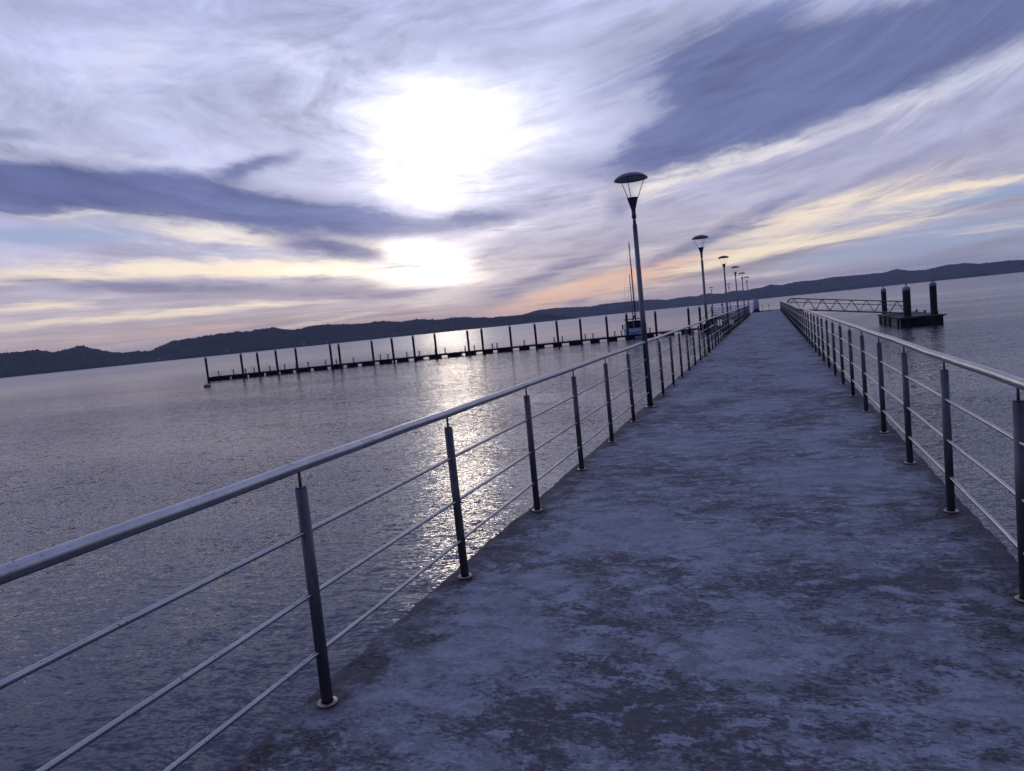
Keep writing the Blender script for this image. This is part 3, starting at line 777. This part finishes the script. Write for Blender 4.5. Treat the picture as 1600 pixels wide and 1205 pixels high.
MB().poly([gp(-.68, 0, .03), gp(.68, 0, .03), gp(.68, 1, .03), gp(-.68, 1, .03), gp(-.68, 0, -.03), gp(.68, 0, -.03), gp(.68, 1, -.03), gp(-.68, 1, -.03)],
          [(0, 1, 2, 3), (7, 6, 5, 4), (0, 3, 7, 4), (1, 5, 6, 2), (0, 4, 5, 1), (3, 2, 6, 7)]).build('walkway', M['darkalu'], t)
# bracket landing where the gangway leaves the pier
t = thing('landing_bracket', 'small concrete ledge on the right side of the pier holding the gangway', 'ledge', (1.70, 83.8, DECK - .18))
MB().box((0, 0, 0), (1.0, 2.2, .28), bev=.02).build('ledge', M['concrete'], t)
MB().box((-.1, 0, -.3), (.7, .3, .34)).build('bracket', M['concrete'], t)

# ------------------------------------------------------------------ sailboat
bt = thing('sailboat', 'pale blue two-masted sailboat seen from astern, moored behind the floating dock', 'sailboat', (-19.55, 109.2, -.12), R(6.5))
def hull():
    st = []     # stations: y, half beam at deck, half beam at waterline, sheer height, keel z
    for y, bd, bw, sh, kz in ((-1.9, 1.42, 1.25, 1.55, .05), (-1.5, 1.55, 1.38, 1.55, -.15), (1.5, 1.80, 1.6, 1.5, -.5), (4.5, 1.75, 1.45, 1.58, -.55), (7.5, 1.15, .8, 1.75, -.4), (9.6, .06, .03, 1.95, .3)):
        st.append([(-bd, y, sh), (-(bd + bw) / 2 - .03, y, sh * .55), (-bw, y, .1), (-bw * .5, y, kz * .6), (0, y, kz), (bw * .5, y, kz * .6), (bw, y, .1), ((bd + bw) / 2 + .03, y, sh * .55), (bd, y, sh)])
    m = MB(); V = [[m.bm.verts.new(p) for p in r] for r in st]
    for a, b in zip(V, V[1:]):
        for k in range(8): m.bm.faces.new((a[k], a[k + 1], b[k + 1], b[k]))
        m.bm.faces.new((a[8], a[0], b[0], b[8]))
    m.bm.faces.new(V[0]); m.bm.faces.new(V[-1])
    return m
h_ = hull().build('hull', M['gel'], bt)
MB().box((0, -1.93, 1.02), (1.9, .03, .16)).build('transom_stripe', M['hullblue'], h_)
MB().box((0, -1.95, .70), (1.0, .05, .30), bev=.01).build('transom_panel', M['hullblue'], h_)
MB().box((0, 3.2, 1.75), (2.3, 4.4, .6), bev=.14).build('cabin', M['gel'], bt)
MB().box((0, .98, 1.82), (1.7, .05, .3)).build('cabin_window', M['glass'], bt)
m = MB(); m.box((0, .1, 2.95), (2.9, 2.7, .10), bev=.04)
for x in (-1.25, 1.25):
    for y in (-1.0, 1.2): m.tube([(x, y, 1.5), (x, y, 2.95)], .03, 6)
m.build('bimini', M['canvas'], bt)
m = MB(); m.box((0, 1.35, 2.30), (2.5, .8, .70), bev=.16); m.build('sprayhood', M['canvas'], bt)
MB().box((0, -.4, 1.78), (2.2, 1.2, .36), bev=.08).build('cockpit_coaming', M['canvas'], bt)
m = MB()
for s_ in (-1, 1):
    m.tube([(s_ * 1.36, -1.8, 1.5), (s_ * 1.36, -1.8, 2.25)], .02, 6); m.tube([(s_ * 1.5, .5, 1.5), (s_ * 1.5, .5, 2.25)], .02, 6); m.tube([(s_ * 1.6, 3.5, 1.5), (s_ * 1.6, 3.5, 2.2)], .02, 6)
    m.tube([(s_ * 1.36, -1.8, 2.25), (s_ * 1.5, .5, 2.25), (s_ * 1.6, 3.5, 2.2), (s_ * .1, 9.5, 2.6)], .014, 6)
m.tube([(-1.36, -1.8, 2.25), (1.36, -1.8, 2.25)], .018, 6)
m.build('guard_rail', M['alu'], bt)
m = MB(); m.box((1.62, -1.75, 2.35), (.34, .4, .52), bev=.06); m.tube([(1.62, -1.8, .7), (1.62, -1.8, 2.2)], .06, 8); m.build('outboard_motor', M['canvas'], bt)
m = MB(); m.box((-1.62, -1.75, 1.9), (.22, .34, .7), bev=.06); m.build('life_ring', M['canvas'], bt)
MH = 14.85
mm = MB().tube([(0, 4.2, 1.8), (0, 4.2, MH)], [.11, .075], 10).build('main_mast', M['mast'], bt)
MB().tube([(0, -1.25, 1.6), (0, -1.25, 9.7)], [.085, .06], 10).build('mizzen_mast', M['mastpale'], bt)
MB().tube([(0, 4.2, 9.0), (0, 4.2, MH + .5)], [.02, .012], 6).build('antenna', M['mast'], mm)
for z_, wv_ in ((7.9, 1.25), (4.9, 1.45)):
    MB().tube([(-wv_, 4.2, z_), (wv_, 4.2, z_)], .022, 6).build('spreader', M['mast'], mm)
MB().tube([(0, 4.1, 3.3), (0, .1, 3.25)], [.17, .20], 10).build('boom_with_sail', M['canvas'], bt)
MB().tube([(0, -1.3, 3.05), (0, -3.6, 3.0)], [.13, .12], 10).build('mizzen_boom', M['canvas'], bt)
m = MB()
for s_ in (-1, 1):
    m.tube([(s_ * 1.7, 4.2, 1.5), (s_ * 1.45, 4.2, 4.9), (s_ * 1.25, 4.2, 7.9), (0, 4.2, MH)], .010, 5)
    m.tube([(s_ * 1.4, -1.2, 1.5), (0, -1.25, 8.6)], .009, 5)
m.tube([(0, 9.4, 2.), (0, 4.25, MH)], .016, 5); m.tube([(0, -1.25, 9.6), (0, 4.2, 9.9)], .008, 5)
m.build('rigging', M['mast'], bt)

# ------------------------------------------------------------------ small things
t = thing('mooring_buoy', 'small dull yellow mooring buoy floating off the left end of the dock', 'buoy', (-67.23, 71.66, 0), .3)
MB().lathe([(0, -.2), (.30, -.12), (.42, .05), (.42, .20), (.33, .32), (.12, .36), (0, .37)], 20).build('float', M['yellow'], t)
MB().tube([(0, 0, .36), (0, 0, .46)], .04, 8).build('eye', M['rust'], t)

t = thing('covered_cabinet', 'tall pale blue tarpaulin-wrapped cabinet standing at the far end of the pier', 'covered cabinet', (-1.50, 87.1, DECK), .2)
m = MB(); m.tube([(0, 0, .32), (0, 0, .9), (.01, 0, 1.30), (.0, 0, 1.47), (.02, 0, 1.52)], [.30, .285, .29, .27, .10], 12)
for v in m.bm.verts: v.co.x *= 1 + .10 * math.sin(v.co.z * 9); v.co.y *= .8; v.co.x += .015 * math.sin(v.co.z * 23)
m.build('cover', M['tarp'], t)
m = MB(); m.tube([(0, 0, .0), (0, 0, .12), (0, 0, .34)], [.40, .36, .27], 14)
for i_, v in enumerate(m.bm.verts): v.co.x *= 1 + .09 * math.sin(i_ * 2.4); v.co.y *= 1 + .09 * math.cos(i_ * 1.7)
m.build('skirt', M['canvas'], t)
MB().box((-.30, -.02, 1.0), (.03, .03, 1.1)).build('pole', M['white'], t)

for (x, lb) in ((-.83, 'thin rusty stanchion at the pier end, the one nearer the covered cabinet'), (-.16, 'thin rusty stanchion at the pier end, right of the other one')):
    o = thing('stanchion', lb, 'stanchion', (x, 87.6, DECK), 0, 'stanchions at the pier end')
    MB().tube([(0, 0, 0), (.01, 0, .82)], .022, 8).build('post', M['rust'], o)
    MB().box((0, 0, .02), (.22, .22, .04)).build('base_plate', M['rust'], o)
o = MB().box((0, 0, 0), (1.1, .10, .05), bev=.008).build('plank', M['white'], None, (.62, 86.9, DECK + .03), .35)
tag(o, 'pale plank lying on the deck at the far right corner of the pier', 'plank')
o = MB().tube([(-2.0, 0, .05), (1.2, 0, .05)], .05, 8).build('kerb_beam', M['rust'], None, (0, 87.85, DECK), 0)
tag(o, 'low rusty pipe lying across the deck at the very end of the pier', 'pipe')

# ------------------------------------------------------------------ the evening air
hz_ = MB().box((0, 3150, 62), (13800, 7300, 138)).build('haze', bpy.data.materials.new('haze_air'))
tag(hz_, kind='stuff')
hm = hz_.data.materials[0]; hm.use_nodes = True; hm.node_tree.nodes.clear()
gh = G(hm.node_tree); pv = gh.node('ShaderNodeVolumePrincipled'); mo = gh.node('ShaderNodeOutputMaterial')
pv.inputs['Color'].default_value = (.62, .70, 1.0, 1); pv.inputs['Density'].default_value = .000075
pv.inputs['Anisotropy'].default_value = .2
gh.l.new(pv.outputs[0], mo.inputs['Volume'])
